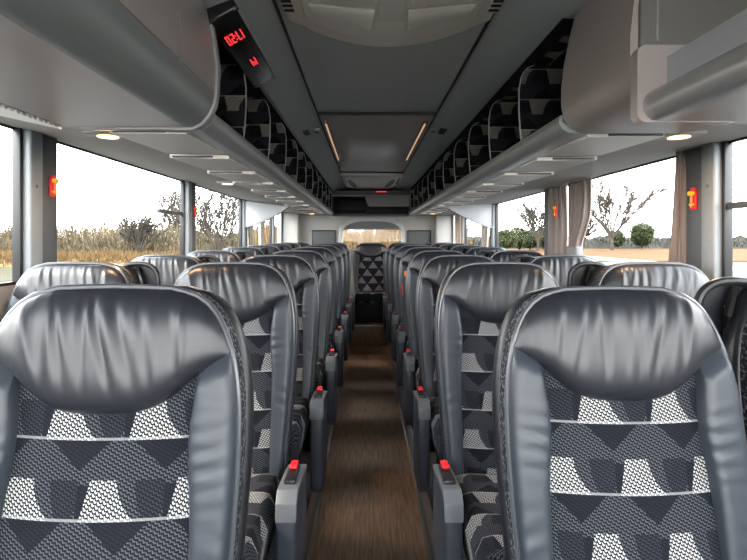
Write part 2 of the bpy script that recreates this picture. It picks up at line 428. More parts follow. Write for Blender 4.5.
# ---------------------------------------------------------------- luggage racks
RY0, RY1 = 1.50, 6.95
def rack(s):
    # inner top of lip, nose, underside, wall : (x, height above the eye)
    if s < 0: lt, nose, ub, wl, topy = (-.472, .392), (-.525, .338), (-.80, .347), (XL, .414), .692
    else: lt, nose, ub, wl, topy = (.618, .392), (.680, .338), (.965, .345), (XR, .362), .71
    side = 'left' if s < 0 else 'right'; RY0 = 1.485 if s < 0 else 1.535
    e = empty('luggage_rack', (0, RY0, 0), 'long open overhead luggage rack above the %s hand seats' % side, 'luggage rack', 'overhead luggage racks')
    L = RY1 - RY0
    # lip
    pts = []
    ix = lt[0]
    prof = [(ix + s * .03, lt[1] + .002), (ix + s * .006, lt[1] + .004), (ix, lt[1] - .006), (ix - s * .001, lt[1] - .022), (ix + s * .010, lt[1] - .040), (ix + s * .030, lt[1] - .052), (nose[0], nose[1]), (nose[0] + s * .03, nose[1] - .001), (nose[0] + s * .03, nose[1] + .03), (ix + s * .03, nose[1] + .03)]
    b = B().prism([shell_x(p) for p in prof], 0, L); b.build('edge_rail', 'lip', e, angle=40)
    b = B().box(nose[0] - s * .016 - .002, nose[0] - s * .016 + .002, 0, L, zc(.340), zc(.3432)); b.build('groove', 'seam', e, smooth=False)
    # shelf floor and back lining
    prof = [(ix + s * .02, lt[1] - .008), (wl[0] - s * .1, lt[1] + .02)]
    B().prism([shell_x(p) for p in [(ix + s * .01, lt[1] - .008), (wl[0] - s * .08, .425), (wl[0] - s * .08, .412), (ix + s * .01, lt[1] - .02)]], 0, L).build('shelf', 'pale_shell', e)
    xb = wl[0] - s * .08
    vs, fs, uv = grid(lambda u, v: ((xb - s * .12 * v ** 3, u * L, zc(lerp(.42, topy - .01, v))), (u * L, v * .3)), 30, 6)
    mesh('back_lining', vs, fs, 'rack_fabric', e, uvs=uv)
    vs, fs, uv = grid(lambda u, v: ((lerp(ix + s * .010, xb, v), u * L, zc(topy - .004 - .03 * v)), (u * L, v * .7)), 30, 6)
    mesh('top_lining', vs, fs, 'rack_fabric', e, uvs=uv)
    # underside: cove and tapered plain part
    B().prism([shell_x(p) for p in [(nose[0] + s * .03, .342), ub, wl, (wl[0], wl[1] + .03), (ub[0], ub[1] + .03), (nose[0] + s * .03, .372)]], 0, L).build('underside_cove', 'cove', e)
    # service panels
    P = .462
    n = int(L / P)
    for i in range(n):
        y = .01 + i * P
        xa, xc = nose[0] + s * .034, ub[0] + s * .0
        vs = []
        for (yy, dz) in ((y, -.016), (y + P - .03, -.003)):
            vs += [(xa, yy, zc(.343) + dz), (xc, yy, zc(.347) + dz), (xc, yy, zc(.352)), (xa, yy, zc(.348))]
        bb = B().add(vs, [(0, 1, 2, 3), (7, 6, 5, 4), (0, 4, 5, 1), (1, 5, 6, 2), (2, 6, 7, 3), (3, 7, 4, 0)])
        pn = bb.build('service_panel', 'service', e, smooth=False)
        bb = B().box((xa if s > 0 else xc) + (.065 if s > 0 else .012), (xc if s > 0 else xa) - (.012 if s > 0 else .065), y - .006, y + .001, zc(.3315), zc(.3395), .002)
        bb.build('air_slot', 'pillar_dark', pn)
    # dividers
    yy = .40
    dp = .475
    hs = [(lt[1], 0), (.45, .006), (.52, .010), (.60, .010), (.65, .002), (.675, -.010), (.69, -.026), (.70, -.05)]
    while yy < L - .05:
        fr_ = [(ix - s * (dx - .012), min(h, topy)) for h, dx in hs]
        poly = fr_ + [(xb, topy), (xb, .42)]
        n_ = len(poly)
        d = B().prism([shell_x(p) for p in poly], yy, yy + .012)
        me = d.build('divider', 'rack_fabric', e, smooth=False)
        l = me.data.uv_layers.new(name='UVMap')
        off = random.random()
        for lp in me.data.loops:
            c_ = me.data.vertices[lp.vertex_index].co; l.data[lp.index].uv = (c_.x + off, c_.z)
        B().tube([(p[0], yy + .006, zc(p[1])) for p in fr_], .0045, 6).build('edge_strip', 'lip', me)
        yy += dp
    # rear closing end
    B().prism([shell_x(p) for p in [(ix + s * .004, lt[1] - .02), (nose[0] + s * .01, nose[1]), (ub[0], ub[1]), (xb, .43), (xb, topy), (ix + s * .09, topy), (ix + s * .01, .6)]], L - .012, L).build('end_panel', 'black_plastic', e, smooth=False)
    return e
rack(-1); rack(1)

# reading lamps under the racks
def lamp(x, y, h, w, wd=.06):
    e = empty('reading_lamp', (x, y, zc(h)), w, 'lamp', 'warm courtesy lamps under the racks')
    B().box(-wd, wd, -.05, .05, -.008, .004, .004).build('lamp_plate', 'pale_shell', e)
    B().prism([(wd * .55 * math.cos(a), .032 * math.sin(a)) for a in [2 * PI * i / 20 for i in range(20)]], -.011, -.0085, 'z').build('lamp_lens', 'led', e, smooth=False)
    l = bpy.data.lights.new('lamp_light', 'AREA'); l.size = .05; l.energy = 2.6; l.color = (1, .62, .35)
    lo = bpy.data.objects.new('lamp_light', l); COL.objects.link(lo); lo.parent = e; lo.location = (0, 0, -.014)
lamp(-.86, 1.60, .350, 'warm lamp under the left rack just behind the front locker')
lamp(1.03, 1.58, .344, 'warm lamp under the right rack just behind the front locker')
lamp(-.86, 2.98, .350, 'warm lamp under the left rack by the second window pillar')
lamp(-.70, 6.2, .334, 'warm lamp under the far end of the left rack')
lamp(.86, 6.2, .334, 'warm lamp under the far end of the right rack')

# front locker, left
FLY0, FLY1 = -1.2, 1.475
e = empty('front_locker', (0, FLY0, 0), 'closed taupe overhead locker with rounded nose at upper left', 'locker')
outer = [(-.62, .735), (-.50, .735), (-.480, .70), (-.462, .60), (-.452, .52), (-.456, .44)]
nosep = [(-.456, .438), (-.462, .405), (-.478, .372), (-.500, .348), (-.525, .336)]
Lf = FLY1 - FLY0
B().prism([shell_x(p) for p in outer + [(-.47, .44), (-.62, .44)]], 0, Lf - .31).build('door', 'taupe', e)
B().prism([shell_x(p) for p in outer + [(-.47, .44), (-.62, .44)]], Lf - .304, Lf - .03).build('end_section', 'taupe', e)
B().prism([shell_x(p) for p in nosep + [(-.545, .336), (-.545, .37), (-.50, .438)]], 0, Lf - .03).build('rounded_nose', 'nose', e)
B().prism([shell_x(p) for p in [(-.546, .3362), (-.90, .336), (-.90, .36), (-.60, .438), (-.546, .38)]], 0, Lf - .03).build('underside', 'taupe', e)
B().prism([shell_x(p) for p in [(p[0] + .007, p[1]) for p in outer] + [(-.449, .437), (-.455, .402), (-.472, .366), (-.496, .341), (-.525, .3285), (-.90, .3325), (-.90, .44), (-.62, .5)]], Lf - .029, Lf, 'y', .003).build('end_frame', 'pale_shell', e)
B().box(-.475, -.455, Lf - .312, Lf - .288, zc(.432), zc(.452), .004).build('door_catch', 'pale_shell', e)
# ribbed lamp beside it
e = empty('ribbed_lamp', (-1.06, 0, 0), 'ribbed translucent cove lamp between front locker and first left window', 'light')
B().prism([shell_x(p) for p in [(.155, .340), (-.14, .402), (-.14, .42), (.155, .36)]], -1.1, 1.46).build('lamp_body', 'pale_shell', e)
r = B()
y = .75
while y < 1.43:
    r.tube([(.145, y + .03, zc(.338)), (-.135, y, zc(.397))], .0085, 8); y += .022
r.build('ribs', 'lens', e)
B().prism([shell_x(p) for p in [(XL, .414), (-.90, .350), (-.90, .40), (XL, .44)]], 1.462, 1.5).build('trim_22', 'cove')
bpy.data.objects['trim_22']['kind'] = 'structure'

# front locker, right: closed section, then the lower open section nearer the camera
e = empty('front_locker', (0, 1.13, 0), 'closed taupe overhead locker with curved face at upper right', 'locker')
outer = [(.80, .755), (.685, .755), (.668, .72), (.648, .64), (.630, .55), (.622, .48), (.622, .42), (.632, .375), (.652, .350), (.682, .336)]
B().prism([shell_x(p) for p in outer + [(.99, .336), (.99, .40), (.80, .5)]], 0, .382).build('body', 'taupe', e)
B().prism([shell_x(p) for p in outer + [(.99, .336), (.99, .40), (.80, .5)]], .3825, .40).build('end_frame', 'lip', e)
e = empty('open_front_shelf', (0, -.6, 0), 'open grey overhead shelf with rounded rail at top right', 'shelf')
Ls = 1.13 + .6
def rrect(x0, x1, z0, z1, r, n=5):
    pts = []
    for cx_, cz_, a0 in ((x1 - r, z1 - r, 0), (x0 + r, z1 - r, PI / 2), (x0 + r, z0 + r, PI), (x1 - r, z0 + r, 1.5 * PI)):
        for i in range(n + 1): a = a0 + PI / 2 * i / n; pts.append((cx_ + r * math.cos(a), cz_ + r * math.sin(a)))
    return pts
B().prism([shell_x(p) for p in rrect(.622, .86, .268, .445, .02)], Ls - .03, Ls - .001).build('end_plate', 'taupe', e)
rail = []
for i in range(9):
    a = -PI / 2 - PI * 0.95 * i / 8
    rail.append((.668 + .034 * math.cos(a), .306 + .036 * math.sin(a)))
B().prism([shell_x(p) for p in rail + [(.70, .342), (.70, .270)]], 0, Ls - .03).build('front_rail', 'silver', e, angle=50)
B().prism([shell_x(p) for p in [(.690, .345), (.690, .418), (.715, .418), (.715, .345)]], 0, Ls - .03).build('upstand', 'lavender', e)
B().prism([shell_x(p) for p in [(.69, .270), (1.16, .272), (1.16, .300), (.69, .300)]], 0, Ls).build('underside', 'taupe', e)
B().prism([shell_x(p) for p in [(1.05, .30), (1.0, .72), (1.03, .72), (1.08, .30)]], 0, Ls).build('back_wall', 'lip', e)
B().prism([shell_x(p) for p in [(.640, .446), (1.05, .446), (1.02, .74), (.690, .755), (.672, .72), (.652, .64), (.640, .55)]], Ls - .012, Ls - .002).build('side_panel', 'brown_grey', e)
B().box(.675, .679, Ls - .016, Ls - .011, zc(.46), zc(.70)).build('seam_strip', 'pale_shell', e)
B().prism([shell_x(p) for p in [(1.16, .272), (XR, .362), (XR, .39), (1.16, .30)]], Y0, 1.125).build('trim_23', 'cove')
struct('trim_26', B().prism([shell_x(p) for p in [(.992, .341), (XR, .362), (XR, .39), (.992, .37)]], 1.128, 1.533), 'cove')
bpy.data.objects['trim_23']['kind'] = 'structure'

# ---------------------------------------------------------------- display box with red digits
def seg_digit(b, ch, ox, w, h, t):
    segs = {'0': 'abcdef', '1': 'bc', '2': 'abged', '3': 'abgcd', '4': 'fgbc', '5': 'afgcd', '7': 'abc', '8': 'abcdefg', '6': 'afgedc', '9': 'abcdfg', '-': 'g'}[ch]
    R = {'a': (0, w, h - t, h), 'd': (0, w, 0, t), 'g': (0, w, h / 2 - t / 2, h / 2 + t / 2), 'f': (0, t, h / 2, h), 'b': (w - t, w, h / 2, h), 'e': (0, t, 0, h / 2), 'c': (w - t, w, 0, h / 2)}
    for s_ in segs:
        x0, x1, y0, y1 = R[s_]; b.box(ox + x0, ox + x1, y0, y1, 0, .002)
e = empty('clock_display', (-.428, 1.75, zc(.672)), 'black overhead display box showing red clock and temperature digits', 'clock')
e.rotation_euler = (0, math.radians(-30), 0)
B().box(-.058, .05, -.31, .31, -.004, .045, .010, 3).build('casing', 'gloss_black', e)
B().box(.044, .053, -.30, .30, -.008, -.003, .002).build('edge_trim', 'lip', e)
def digits(txt, y, name):
    b = B(); ox = 0
    for ch in txt:
        if ch == ':': b.box(ox, ox + .003, .018, .026, 0, .002).box(ox, ox + .003, .044, .052, 0, .002); ox += .006; continue
        seg_digit(b, ch, ox, .0125, .062, .0038); ox += .0165
    o = b.build(name, 'digits', e, smooth=False)
    o.rotation_euler = (0, PI, 0); o.location = (.031, y, -.0045)
    return o
digits('17:20', -.20, 'time_digits'); digits('14', .03, 'temperature_digits').location.x = .022

# ---------------------------------------------------------------- rear bulkhead and back window
RW = 7.62
def xr(px, d=RW): return (px - 366) / 480 * d
def zr(py, d=RW): return EYE + (239 - py) / 480 * d
b = B()
wx0, wx1 = xr(342), xr(402); wz0, wz1 = zr(249), zr(220)
ring = []
cxm, hw = (wx0 + wx1) / 2, (wx1 - wx0) / 2
for i in range(17):
    a = PI * i / 16; ca, sa = math.cos(a), math.sin(a)
    ring.append((cxm + hw * math.copysign(abs(ca) ** .7, ca), wz1 - .30 + .30 * sa ** .62))
b.box(XL - .02, wx0, RW, RW + .05, POD, zc(.75)).box(wx1, XR + .02, RW, RW + .05, POD, zc(.75)).box(wx0, wx1, RW, RW + .05, POD, wz0)
hole = [(p[0], p[1]) for p in ring]
poly = [(wx1, zc(.75)), (wx1, wz1 - .30)] + hole + [(wx0, wz1 - .30), (wx0, zc(.75))]
# strip above the arch, built as columns so that it stays clean
for p, q in zip(hole, hole[1:]):
    b.add([(p[0], RW, p[1]), (q[0], RW, q[1]), (q[0], RW, zc(.75)), (p[0], RW, zc(.75)), (p[0], RW + .05, p[1]), (q[0], RW + .05, q[1])], [(0, 1, 2, 3), (0, 4, 5, 1)])
struct('wall_rear', b, 'wall', smooth=False)
path = [(wx1 + .02, RW - .004, wz0)] + [(cxm + (p[0] - cxm) * 1.05, RW - .004, p[1] + .012) for p in ring] + [(wx0 - .02, RW - .004, wz0)]
bb = B().tube(path, .035, 8)
tag(bb.build('trim_24', 'lip'), kind='structure')
w = struct('window_20', B().box(wx0, wx1, RW + .05, RW + .056, wz0, wz1 + .02), 'glass', smooth=False)
e = empty('roller_blind', (cxm, RW + .035, zr(229)), 'grey roller blind at the top of the rear window', 'blind')
B().box(-hw + .01, hw - .01, -.004, .004, 0, .15).build('cloth', 'screen', e, smooth=False)
B().box(-hw + .01, hw - .01, -.008, .008, -.012, .012, .003).build('bottom_bar', 'grey_plastic', e)
for x0, x1, w in ((312, 336, 'left'), (407, 431, 'right')):
    e = empty('rear_vent_panel', (xr((x0 + x1) / 2), RW - .001, zr(238)), 'dark grey framed panel on the rear wall %s of the back window' % w, 'panel', 'dark panels beside the back window')
    hw_ = (xr(x1) - xr(x0)) / 2
    B().box(-hw_, hw_, -.03, 0, -.125, .125, .015, 3).build('frame', 'black_plastic', e)
    B().box(-hw_ + .02, hw_ - .02, -.036, -.0305, -.105, .105, .002).build('mesh_panel', 'screen', e)
# bulkhead cupboard under the ceiling
e = empty('rear_cupboard', (0, 6.97, 0), 'black rear overhead cupboard with pale grey panel beneath the ceiling', 'cupboard')
cl, cr = xr(331, 6.97), xr(411, 6.97)
B().box(cl, cr, .01, .58, zr(214.5, 6.97), zr(195.5, 6.97)).build('recess', 'back_black', e, smooth=False)
B().prism([(xr(365, 6.97), zr(196, 6.97)), (cr, zr(196, 6.97)), (cr, zr(206.5, 6.97)), (xr(369, 6.97), zr(206.5, 6.97)), (xr(367, 6.97), zr(203, 6.97)), (xr(365.5, 6.97), zr(199, 6.97))], -.012, .008).build('pale_panel', 'wall', e)
B().box(cl, cr, -.014, .008, zr(196.6, 6.97), zr(195, 6.97), .003).build('top_bar', 'wall', e)
B().box(xr(369, 6.97), cr, -.006, .008, zr(213.5, 6.97), zr(207.5, 6.97), .003).build('drawer_front', 'back_black', e)
B().box(cl + .04, xr(366, 6.97), -.006, .008, zr(212.5, 6.97), zr(198, 6.97), .02, 3).build('door', 'back_black', e)
tag(B().box(XL, XR, 6.96, RW, zc(.637), zc(.70)).build('trim_25', 'black_plastic', smooth=False), kind='structure')
# corner posts by the last windows
for s in (-1, 1):
    x = XL if s < 0 else XR
    tag(B().box(x - s * .26, x, 7.42, RW, POD, zc(.42), .03, 4).build('trim_2%d' % (7 + s), 'wall'), kind='structure')

# hanging gusset panels where the cove steps up
for s, px0, px1, y, w in ((-1, 243, 293, 4.97, 'left'), (1, 490, 440, 4.92, 'right')):
    xa = XL if s < 0 else XR; xb = xa - s * .50
    za, zb = (zc(.11), zc(.325)) if s < 0 else (zc(.09), zc(.31))
    top = zc(.40) if s < 0 else zc(.36)
    pts = [(xa - s * .0, za)]
    for i in range(1, 11):
        t = i / 10; pts.append((lerp(xa, xb, t), lerp(za, zb, t ** 1.35 if s < 0 else t ** 1.1) - .012 * math.sin(PI * t)))
    pts += [(xb + s * .0, zc(.345)), (xa - s * .45, zc(.345)), (xa, top)]
    e = empty('duct_panel', (0, y, 0), 'pale grey curved duct panel hanging under the %s rack over the window' % w, 'panel', 'pale duct panels under the racks')
    B().prism(pts, 0, .03, 'y', .004).build('panel', 'white_panel', e)
    B().tube([(p[0], -.002, p[1]) for p in pts[:11]], .004, 6).build('edge_seam', 'seam', e)

# ---------------------------------------------------------------- curtains
def curtain(name, x, y0, y1, yb0, yb1, ztop, zbot, label, mat='curtain', tie=None, folds=7, s=1):
    e = empty(name, (x, (y0 + y1) / 2, zbot), label, 'curtain', 'window curtains')
    yc = (y0 + y1) / 2
    def fn(u, v):
        z = lerp(ztop, zbot, v)
        a, b = y0, y1
        if tie is None:
            a, b = lerp(y0, yb0, v ** 1.5), lerp(y1, yb1, v ** 1.5)
        else:
            k_ = math.exp(-((z - tie) / .16) ** 2)
            a, b = lerp(y0, yb0, k_), lerp(y1, yb1, k_)
        y = lerp(a, b, u) + .004 * math.sin(u * 31 + v * 3)
        dx = .020 * math.sin(u * folds * 2 * PI + .5 * math.sin(v * 4)) * (0.6 + .4 * math.sin(u * 9 + 1))
        return ((s * -.035 + dx, y - yc, z - zbot), (u, v))
    vs, fs, uv = grid(fn, folds * 12, 40)
    o = mesh('cloth', vs, fs, mat, e)
    sm = o.modifiers.new('thick', 'SOLIDIFY'); sm.thickness = .003
    if tie is not None:
        B().box(s * -.035 - .022, s * -.035 + .022, yb0 - yc - .012, yb1 - yc + .012, tie - zbot - .03, tie - zbot + .03, .010, 3).build('tie_band', 'tie', e)
    return e
curtain('window_curtain', XR - .01, 2.78, 3.07, 2.92, 3.05, zc(.355), zc(-.30), 'taupe curtain gathered in a pale tie band at the second right window', tie=zc(-.075), folds=6)
curtain('window_curtain', XR - .02, 3.10, 3.36, 3.08, 3.38, zc(.355), zc(-.30), 'taupe curtain hanging loose behind the tied one on the right', folds=5)
curtain('window_curtain', XR - .005, 1.965, 1.99, 1.965, 2.08, zc(.36), zc(-.30), 'narrow taupe curtain edge against the first right pillar', folds=2)
curtain('window_curtain', XL + .01, 5.10, 5.30, 5.15, 5.28, zc(.395), zc(-.25), 'beige curtain beside the fourth left pillar', 'curtain_pale', folds=4, s=-1)
curtain('window_curtain', XL + .005, 5.66, 5.90, 5.70, 5.88, zc(.395), zc(-.25), 'beige curtain bunched in the middle of the rear left window', 'curtain_pale', folds=4, s=-1)
curtain('window_curtain', XR - .01, 5.15, 5.35, 5.18, 5.35, zc(.355), zc(-.25), 'beige curtain behind the fourth right pillar', 'curtain_pale', folds=4)
curtain('window_curtain', XR - .01, 6.62, 6.95, 6.65, 6.9, zc(.355), zc(-.25), 'beige curtain nearest the rear wall on the right', 'curtain_pale', folds=5)

# ---------------------------------------------------------------- emergency hammers on the pillars
def hammer(x, y, z, s, where, rot=0):
    e = empty('emergency_hammer', (x, y, z), 'orange hammer in red holder, %s' % where, 'hammer', 'emergency hammers on the pillars')
    e.scale = (.5, .75, .8)
    # built facing the aisle: -s is towards the aisle
    f = lambda a: -s * a
    b = B().prism([(-.022, -.055), (.022, -.055), (.026, .0), (.020, .052), (-.012, .055), (-.024, .02)], min(f(0), f(.018)), max(f(0), f(.018)), 'x', .004); b.build('holder', 'red', e)
    B().tube([(f(.026), .002, -.042), (f(.028), 0, .02)], .008, 10).build('handle', 'orange', e)
    B().tube([(f(.030), -.018, .026), (f(.030), .018, .026)], [.010, .013], 10).tube([(f(.030), .018, .026), (f(.030), .026, .026)], [.006, .001], 8).build('hammer_head', 'yellow', e)
    B().box(min(f(.018), f(.034)), max(f(.018), f(.034)), -.016, .016, -.034, -.024, .002).build('clip', 'yellow', e)
hammer(XL + .035, 1.93, zc(.213), -1, 'first left window pillar')
hammer(XL + .035, 3.53, zc(.205), -1, 'second left window pillar')
hammer(XR - .035, 1.905, zc(.160), 1, 'first right window pillar')
hammer(XR - .035, 5.02, zc(.20), 1, 'far right pillar beside the pale duct panel')
hammer(XR - .085, 3.16, zc(.185), 1, 'second right pillar half hidden by the curtain')

# ---------------------------------------------------------------- the seats
WT = smooth_table([(0, .10), (.004, .122), (.012, .143), (.025, .163), (.045, .181), (.07, .195), (.10, .207), (.14, .217), (.20, .225), (.30, .227), (.45, .220), (.70, .203)])
TT = table([(0, -.002), (.10, 0), (.122, .004), (.143, .012), (.163, .025), (.181, .045), (.195, .07), (.207, .10), (.217, .14)])
HB = smooth_table([(0, .208), (.05, .206), (.085, .197), (.115, .179), (.14, .157), (.165, .137), (.19, .122), (.21, .113), (.23, .106)])
TOP = EYE - .094 - POD       # local height of the top of the backrest
lean = lambda t: -(t - .1) * .17
SEATW = .72
def seat_parts(root, kind, side):
    """kind: aisle / window / bench; side: -1 or 1, which way the aisle lies from the seat"""
    # headrest
    def fn(u, v):
        x = lerp(-.213, .213, u)
        # denser near the edges
        x = .213 * math.sin((u - .5) * PI) * .35 + x * .65
        t0, t1 = TT(abs(x)) + .001, HB(abs(x))
        vv = .5 - .5 * math.cos(v * PI) if v < .5 else v
        vv = v * .6 + (.5 - .5 * math.cos(v * PI)) * .4
        t = lerp(t0, t1, vv)
        p = max(0, 1 - abs(2 * vv - 1) ** 3.6) ** .5
        e_ = max(0, 1 - abs(x / .214) ** 6) ** .5
        th = .012 + .026 * min(1, (t1 - t0) / .15)
        wr = 0
        for k_, (cx_, wd_, am, sl) in enumerate(CREASES):
            q = (x - cx_ - sl * (t - .08)) / wd_
            wr += am * math.exp(-q * q) * math.exp(-((t - .07) / .08) ** 2)
        y = lean(t) - th * p * e_ + wr * p
        # lower edge tucks in to the fabric
        return ((x, y, TOP - t), (x, t))
    vs, fs, uv = grid(fn, 96, 36)
    mesh('headrest', vs, fs, 'leather', root, uvs=uv)
    # bolsters
    for sg in (-1, 1):
        def fw(u, v):
            q, r = u, v
            ts = HB(lerp(.152, .213, q)) - .016
            t = lerp(ts, SEATW, r)
            xi = .156 - .010 * math.exp(-((t - .25) / .08) ** 2) + .006 * (t - .3)
            if t < .2: xi = lerp(.152, xi, max(0, (t - .15) / .05))
            x = lerp(lerp(.152, .213, q) if r == 0 else xi, WT(t), q)
            if r > 0 and t < .17: x = lerp(lerp(.152, .213, q), x, min(1, r / .06))
            arch = max(0, 1 - abs(2 * q - 1) ** 4.5) ** .55
            top = min(1, max(0, (t - ts - .008) / .03))
            cr = .0028 * math.sin(t * 210 + q * 2.5) * math.exp(-((t - .27) / .055) ** 2) * (1 - q) + .0018 * math.sin(t * 150 - q * 4) * math.exp(-((t - .45) / .06) ** 2) * q
            y = lean(t) - .006 - .021 * arch * top - cr
            if q == 0: y = lean(t) + .012
            if q == 1: y = lean(t) + .002
            return ((sg * x, y, TOP - t), (x, t))
        vs, fs, uv = grid(fw, 20, 70)
        if sg < 0: fs = [f[::-1] for f in fs]
        mesh('side_bolster', vs, fs, 'wing_leather', root, uvs=uv)
    # fabric centre
    def ff(u, v):
        x = lerp(-.162, .162, u); ts = HB(abs(x)) - .012; t = lerp(ts, SEATW, v)
        y = lean(t) + .004 - .016 * (1 - (x / .162) ** 2) - .012 * math.exp(-((t - .52) / .12) ** 2)
        return ((x, y, TOP - t), (x, t))
    vs, fs, uv = grid(ff, 20, 30); mesh('backrest', vs, fs, 'triangle_fabric' if kind == 'bench' else 'fabric', root, uvs=uv)
    # outline
    ol = []
    for i in range(36): t = SEATW * (1 - i / 36) ** 1.15; ol.append((WT(t), t))
    ol = [(x, t) for x, t in ol] + [(.10, 0), (.05, -.002)]
    ol = [(-x, t) for x, t in ol][:] + [(0, -.003)] + [(x, t) for x, t in ol[::-1]]
    B().tube([(x * 1.004, lean(t) - .001, TOP - t + .001) for x, t in ol], .0052, 7).build('piping', 'piping', root)
    n = len(ol)
    vs, uvs = [], []
    for y_, k_ in ((0, 1), (.022, 1.012), (.05, 1.008)):
        for x, t in ol: vs.append((x * k_, lean(t) + y_, TOP - t - y_ * .06)); uvs.append((t, y_))
    fs = [(r * n + i, r * n + i + 1, (r + 1) * n + i + 1, (r + 1) * n + i) for r in range(2) for i in range(n - 1)]
    mesh('side_gusset', vs, fs, 'gusset', root, uvs=uvs)
    # shell: rim rolls over and closes the back
    vs = []
    rings = [(.046, 1.010, -.003), (.048, 1.030, -.001), (.062, 1.038, -.002), (.085, 1.03, -.004), (.105, .99, -.010), (.118, .92, -.02), (.125, .80, -.035)]
    for y_, k_, dz in rings:
        for x, t in ol:
            f = max(0, 1 - t / .25)
            vs.append((x * k_, lean(t) + y_, TOP - t + dz * max(0, 1 - t / .35)))
    R = len(rings)
    fs = [(r * n + i, r * n + i + 1, (r + 1) * n + i + 1, (r + 1) * n + i) for r in range(R - 1) for i in range(n - 1)]
    base = (R - 1) * n
    for i in range(n // 2): fs.append((base + i, base + i + 1, base + n - 2 - i, base + n - 1 - i)) if base + i + 1 < base + n - 2 - i else None
    mesh('back_shell', vs, fs, 'shell', root)
    # cushion
    def fc(u, v):
        a, b = u * 2 - 1, v * 2 - 1
        x = .208 * a; y = -.33 + .25 * b
        ex = max(0, 1 - abs(a) ** 8) ** .4; ey = max(0, 1 - abs(b) ** 8) ** .4
        z = .475 - .055 + .055 * ex * ey - .03 * (1 - abs(a) ** 2) * .4 + .035 * max(0, -b) ** 1.3 * ey
        return ((x, y, z), (x, y + .37))
    vs, fs, uv = grid(fc, 22, 22)
    n0 = len(vs)
    loop = [i for i in range(23)] + [j * 23 + 22 for j in range(1, 23)] + [22 * 23 + i for i in range(21, -1, -1)] + [j * 23 for j in range(21, 0, -1)]
    for i in loop:
        p = vs[i]; vs.append((p[0] * .97, p[1] * .99 + -.003, .36)); uv.append((uv[i][0], uv[i][1] + .06))
    L_ = len(loop)
    for k_ in range(L_): fs.append((loop[k_], loop[(k_ + 1) % L_], n0 + (k_ + 1) % L_, n0 + k_)[::-1])
    fs.append(tuple(n0 + k_ for k_ in range(L_)))
    mesh('seat_cushion', vs, fs, 'fabric', root, uvs=uv, angle=50)
    # pedestal
    b = B().box(-.19, .19, -.52, -.06, .29, .362, .012)
    b.box(-.15, -.11, -.46, -.12, 0, .30, .008).box(.11, .15, -.46, -.12, 0, .30, .008)
    if kind == 'bench': b = B().box(-.205, .205, -.54, -.04, 0, .362, .01)
    b.build('pedestal', 'back_black', root)
    if kind == 'aisle':
        x0, x1 = (side * .212, side * .262) if side < 0 else (side * .228, side * .284)
        p = B().prism([(-.115, .490), (-.19, .505), (-.33, .515), (-.355, .49), (-.372, .36), (-.350, .13), (-.32, .10), (-.14, .10), (-.10, .30)], min(x0, x1), max(x0, x1), 'x', .010, 3).build('side_panel', 'navy_plastic', root)
        B().prism([(-.12, .493), (-.19, .507), (-.33, .518), (-.358, .49), (-.362, .44), (-.345, .48), (-.32, .500), (-.19, .490), (-.12, .480)], min(x0, x1) - .002, max(x0, x1) + .002, 'x', .002).build('top_cap', 'grey_plastic', p)
        xc = (x0 + x1) / 2
        sl = (.505 - .515) / .14
        o = B().box(-.017, .017, -.062, .062, -.004, .010, .004).build('buckle', 'black_plastic', p); o.location = (xc, -.235, .5125); o.rotation_euler.x = math.atan(-.07)
        o2 = B().box(-.012, .012, -.026, .026, .0105, .022, .005, 3).build('release_button', 'red', p); o2.location = (xc, -.200, .512); o2.rotation_euler.x = math.atan(-.07)
    if kind == 'window':
        xc = side * .180; zc_ = TOP - .075
        pts = [(xc + .078 * math.copysign(abs(math.cos(a)) ** .8, math.cos(a)), .105 + lean(.07), zc_ + .072 * math.copysign(abs(math.sin(a)) ** .8, math.sin(a))) for a in [2 * PI * i / 32 for i in range(32)]]
        h = B().tube(pts, .0095, 10, closed=True).build('grab_handle', 'black_plastic', root)
        dz = [(xc + (p[0] - xc) * .93, p[2]) for p in [(q[0], 0, zc_ + (q[2] - zc_) * .93) for q in pts]]
        B().prism(dz, .110 + lean(.07), .122 + lean(.07)).build('handle_recess', 'shell', h)
        B().tube([(xc + side * .0, .098 + lean(.07), zc_ + .06), (xc + side * .025, .085 + lean(.07), zc_), (xc + side * .01, .098 + lean(.07), zc_ - .06)], .010, 8).build('grip_bar', 'gloss_black', h)
CREASES = [(random.uniform(-.15, .15), random.uniform(.0045, .010), random.uniform(.0012, .0034) * random.choice((1, 1, -1)), random.uniform(-.25, .25)) for _ in range(18)]
CR0 = CREASES
def make_seat(name, kind, side):
    global CREASES
    random.seed({('aisle', 1): 5, ('aisle', -1): 12, ('window', 1): 31, ('window', -1): 44, ('bench', 1): 9}[(kind, side)])
    c0 = .03 * -side
    CREASES = []
    for i in range(15):
        CREASES.append((-.13 + .26 * i / 14 + random.uniform(-.008, .008), random.uniform(.0045, .009), random.uniform(.0008, .0048) * (1 if i % 2 else -.8), random.uniform(.05, .35) * side))
    o = bpy.data.objects.new(name, None); COL.objects.link(o); seat_parts(o, kind, side); return o
protos = {('aisle', 1): None, ('aisle', -1): None, ('window', 1): None, ('window', -1): None, ('bench', 1): None}
def seat(kind, side, x, y, label, group, lift=0, sx=1, rz=0, z=POD):
    key = (kind, side); nm = {'aisle': 'passenger_chair', 'window': 'passenger_chair', 'bench': 'rear_bench_chair'}[kind]
    if protos[key] is None: o = protos[key] = make_seat(nm, kind, side)
    else: o = copy_tree(protos[key])
    o.location = (x, y, z); o.scale = (sx, 1, (TOP + lift) / TOP); o.rotation_euler.z = rz
    tag(o, label, 'bus seat', group); return o
ords = ['first', 'second', 'third', 'fourth', 'fifth', 'sixth', 'seventh', 'eighth']
ROWD = [.93, 1.71, 2.48, 3.25, 4.02, 4.79, 5.56, 6.30]
LIFT = [.006, .004, .004, .010, .020, .028, .036, .040]
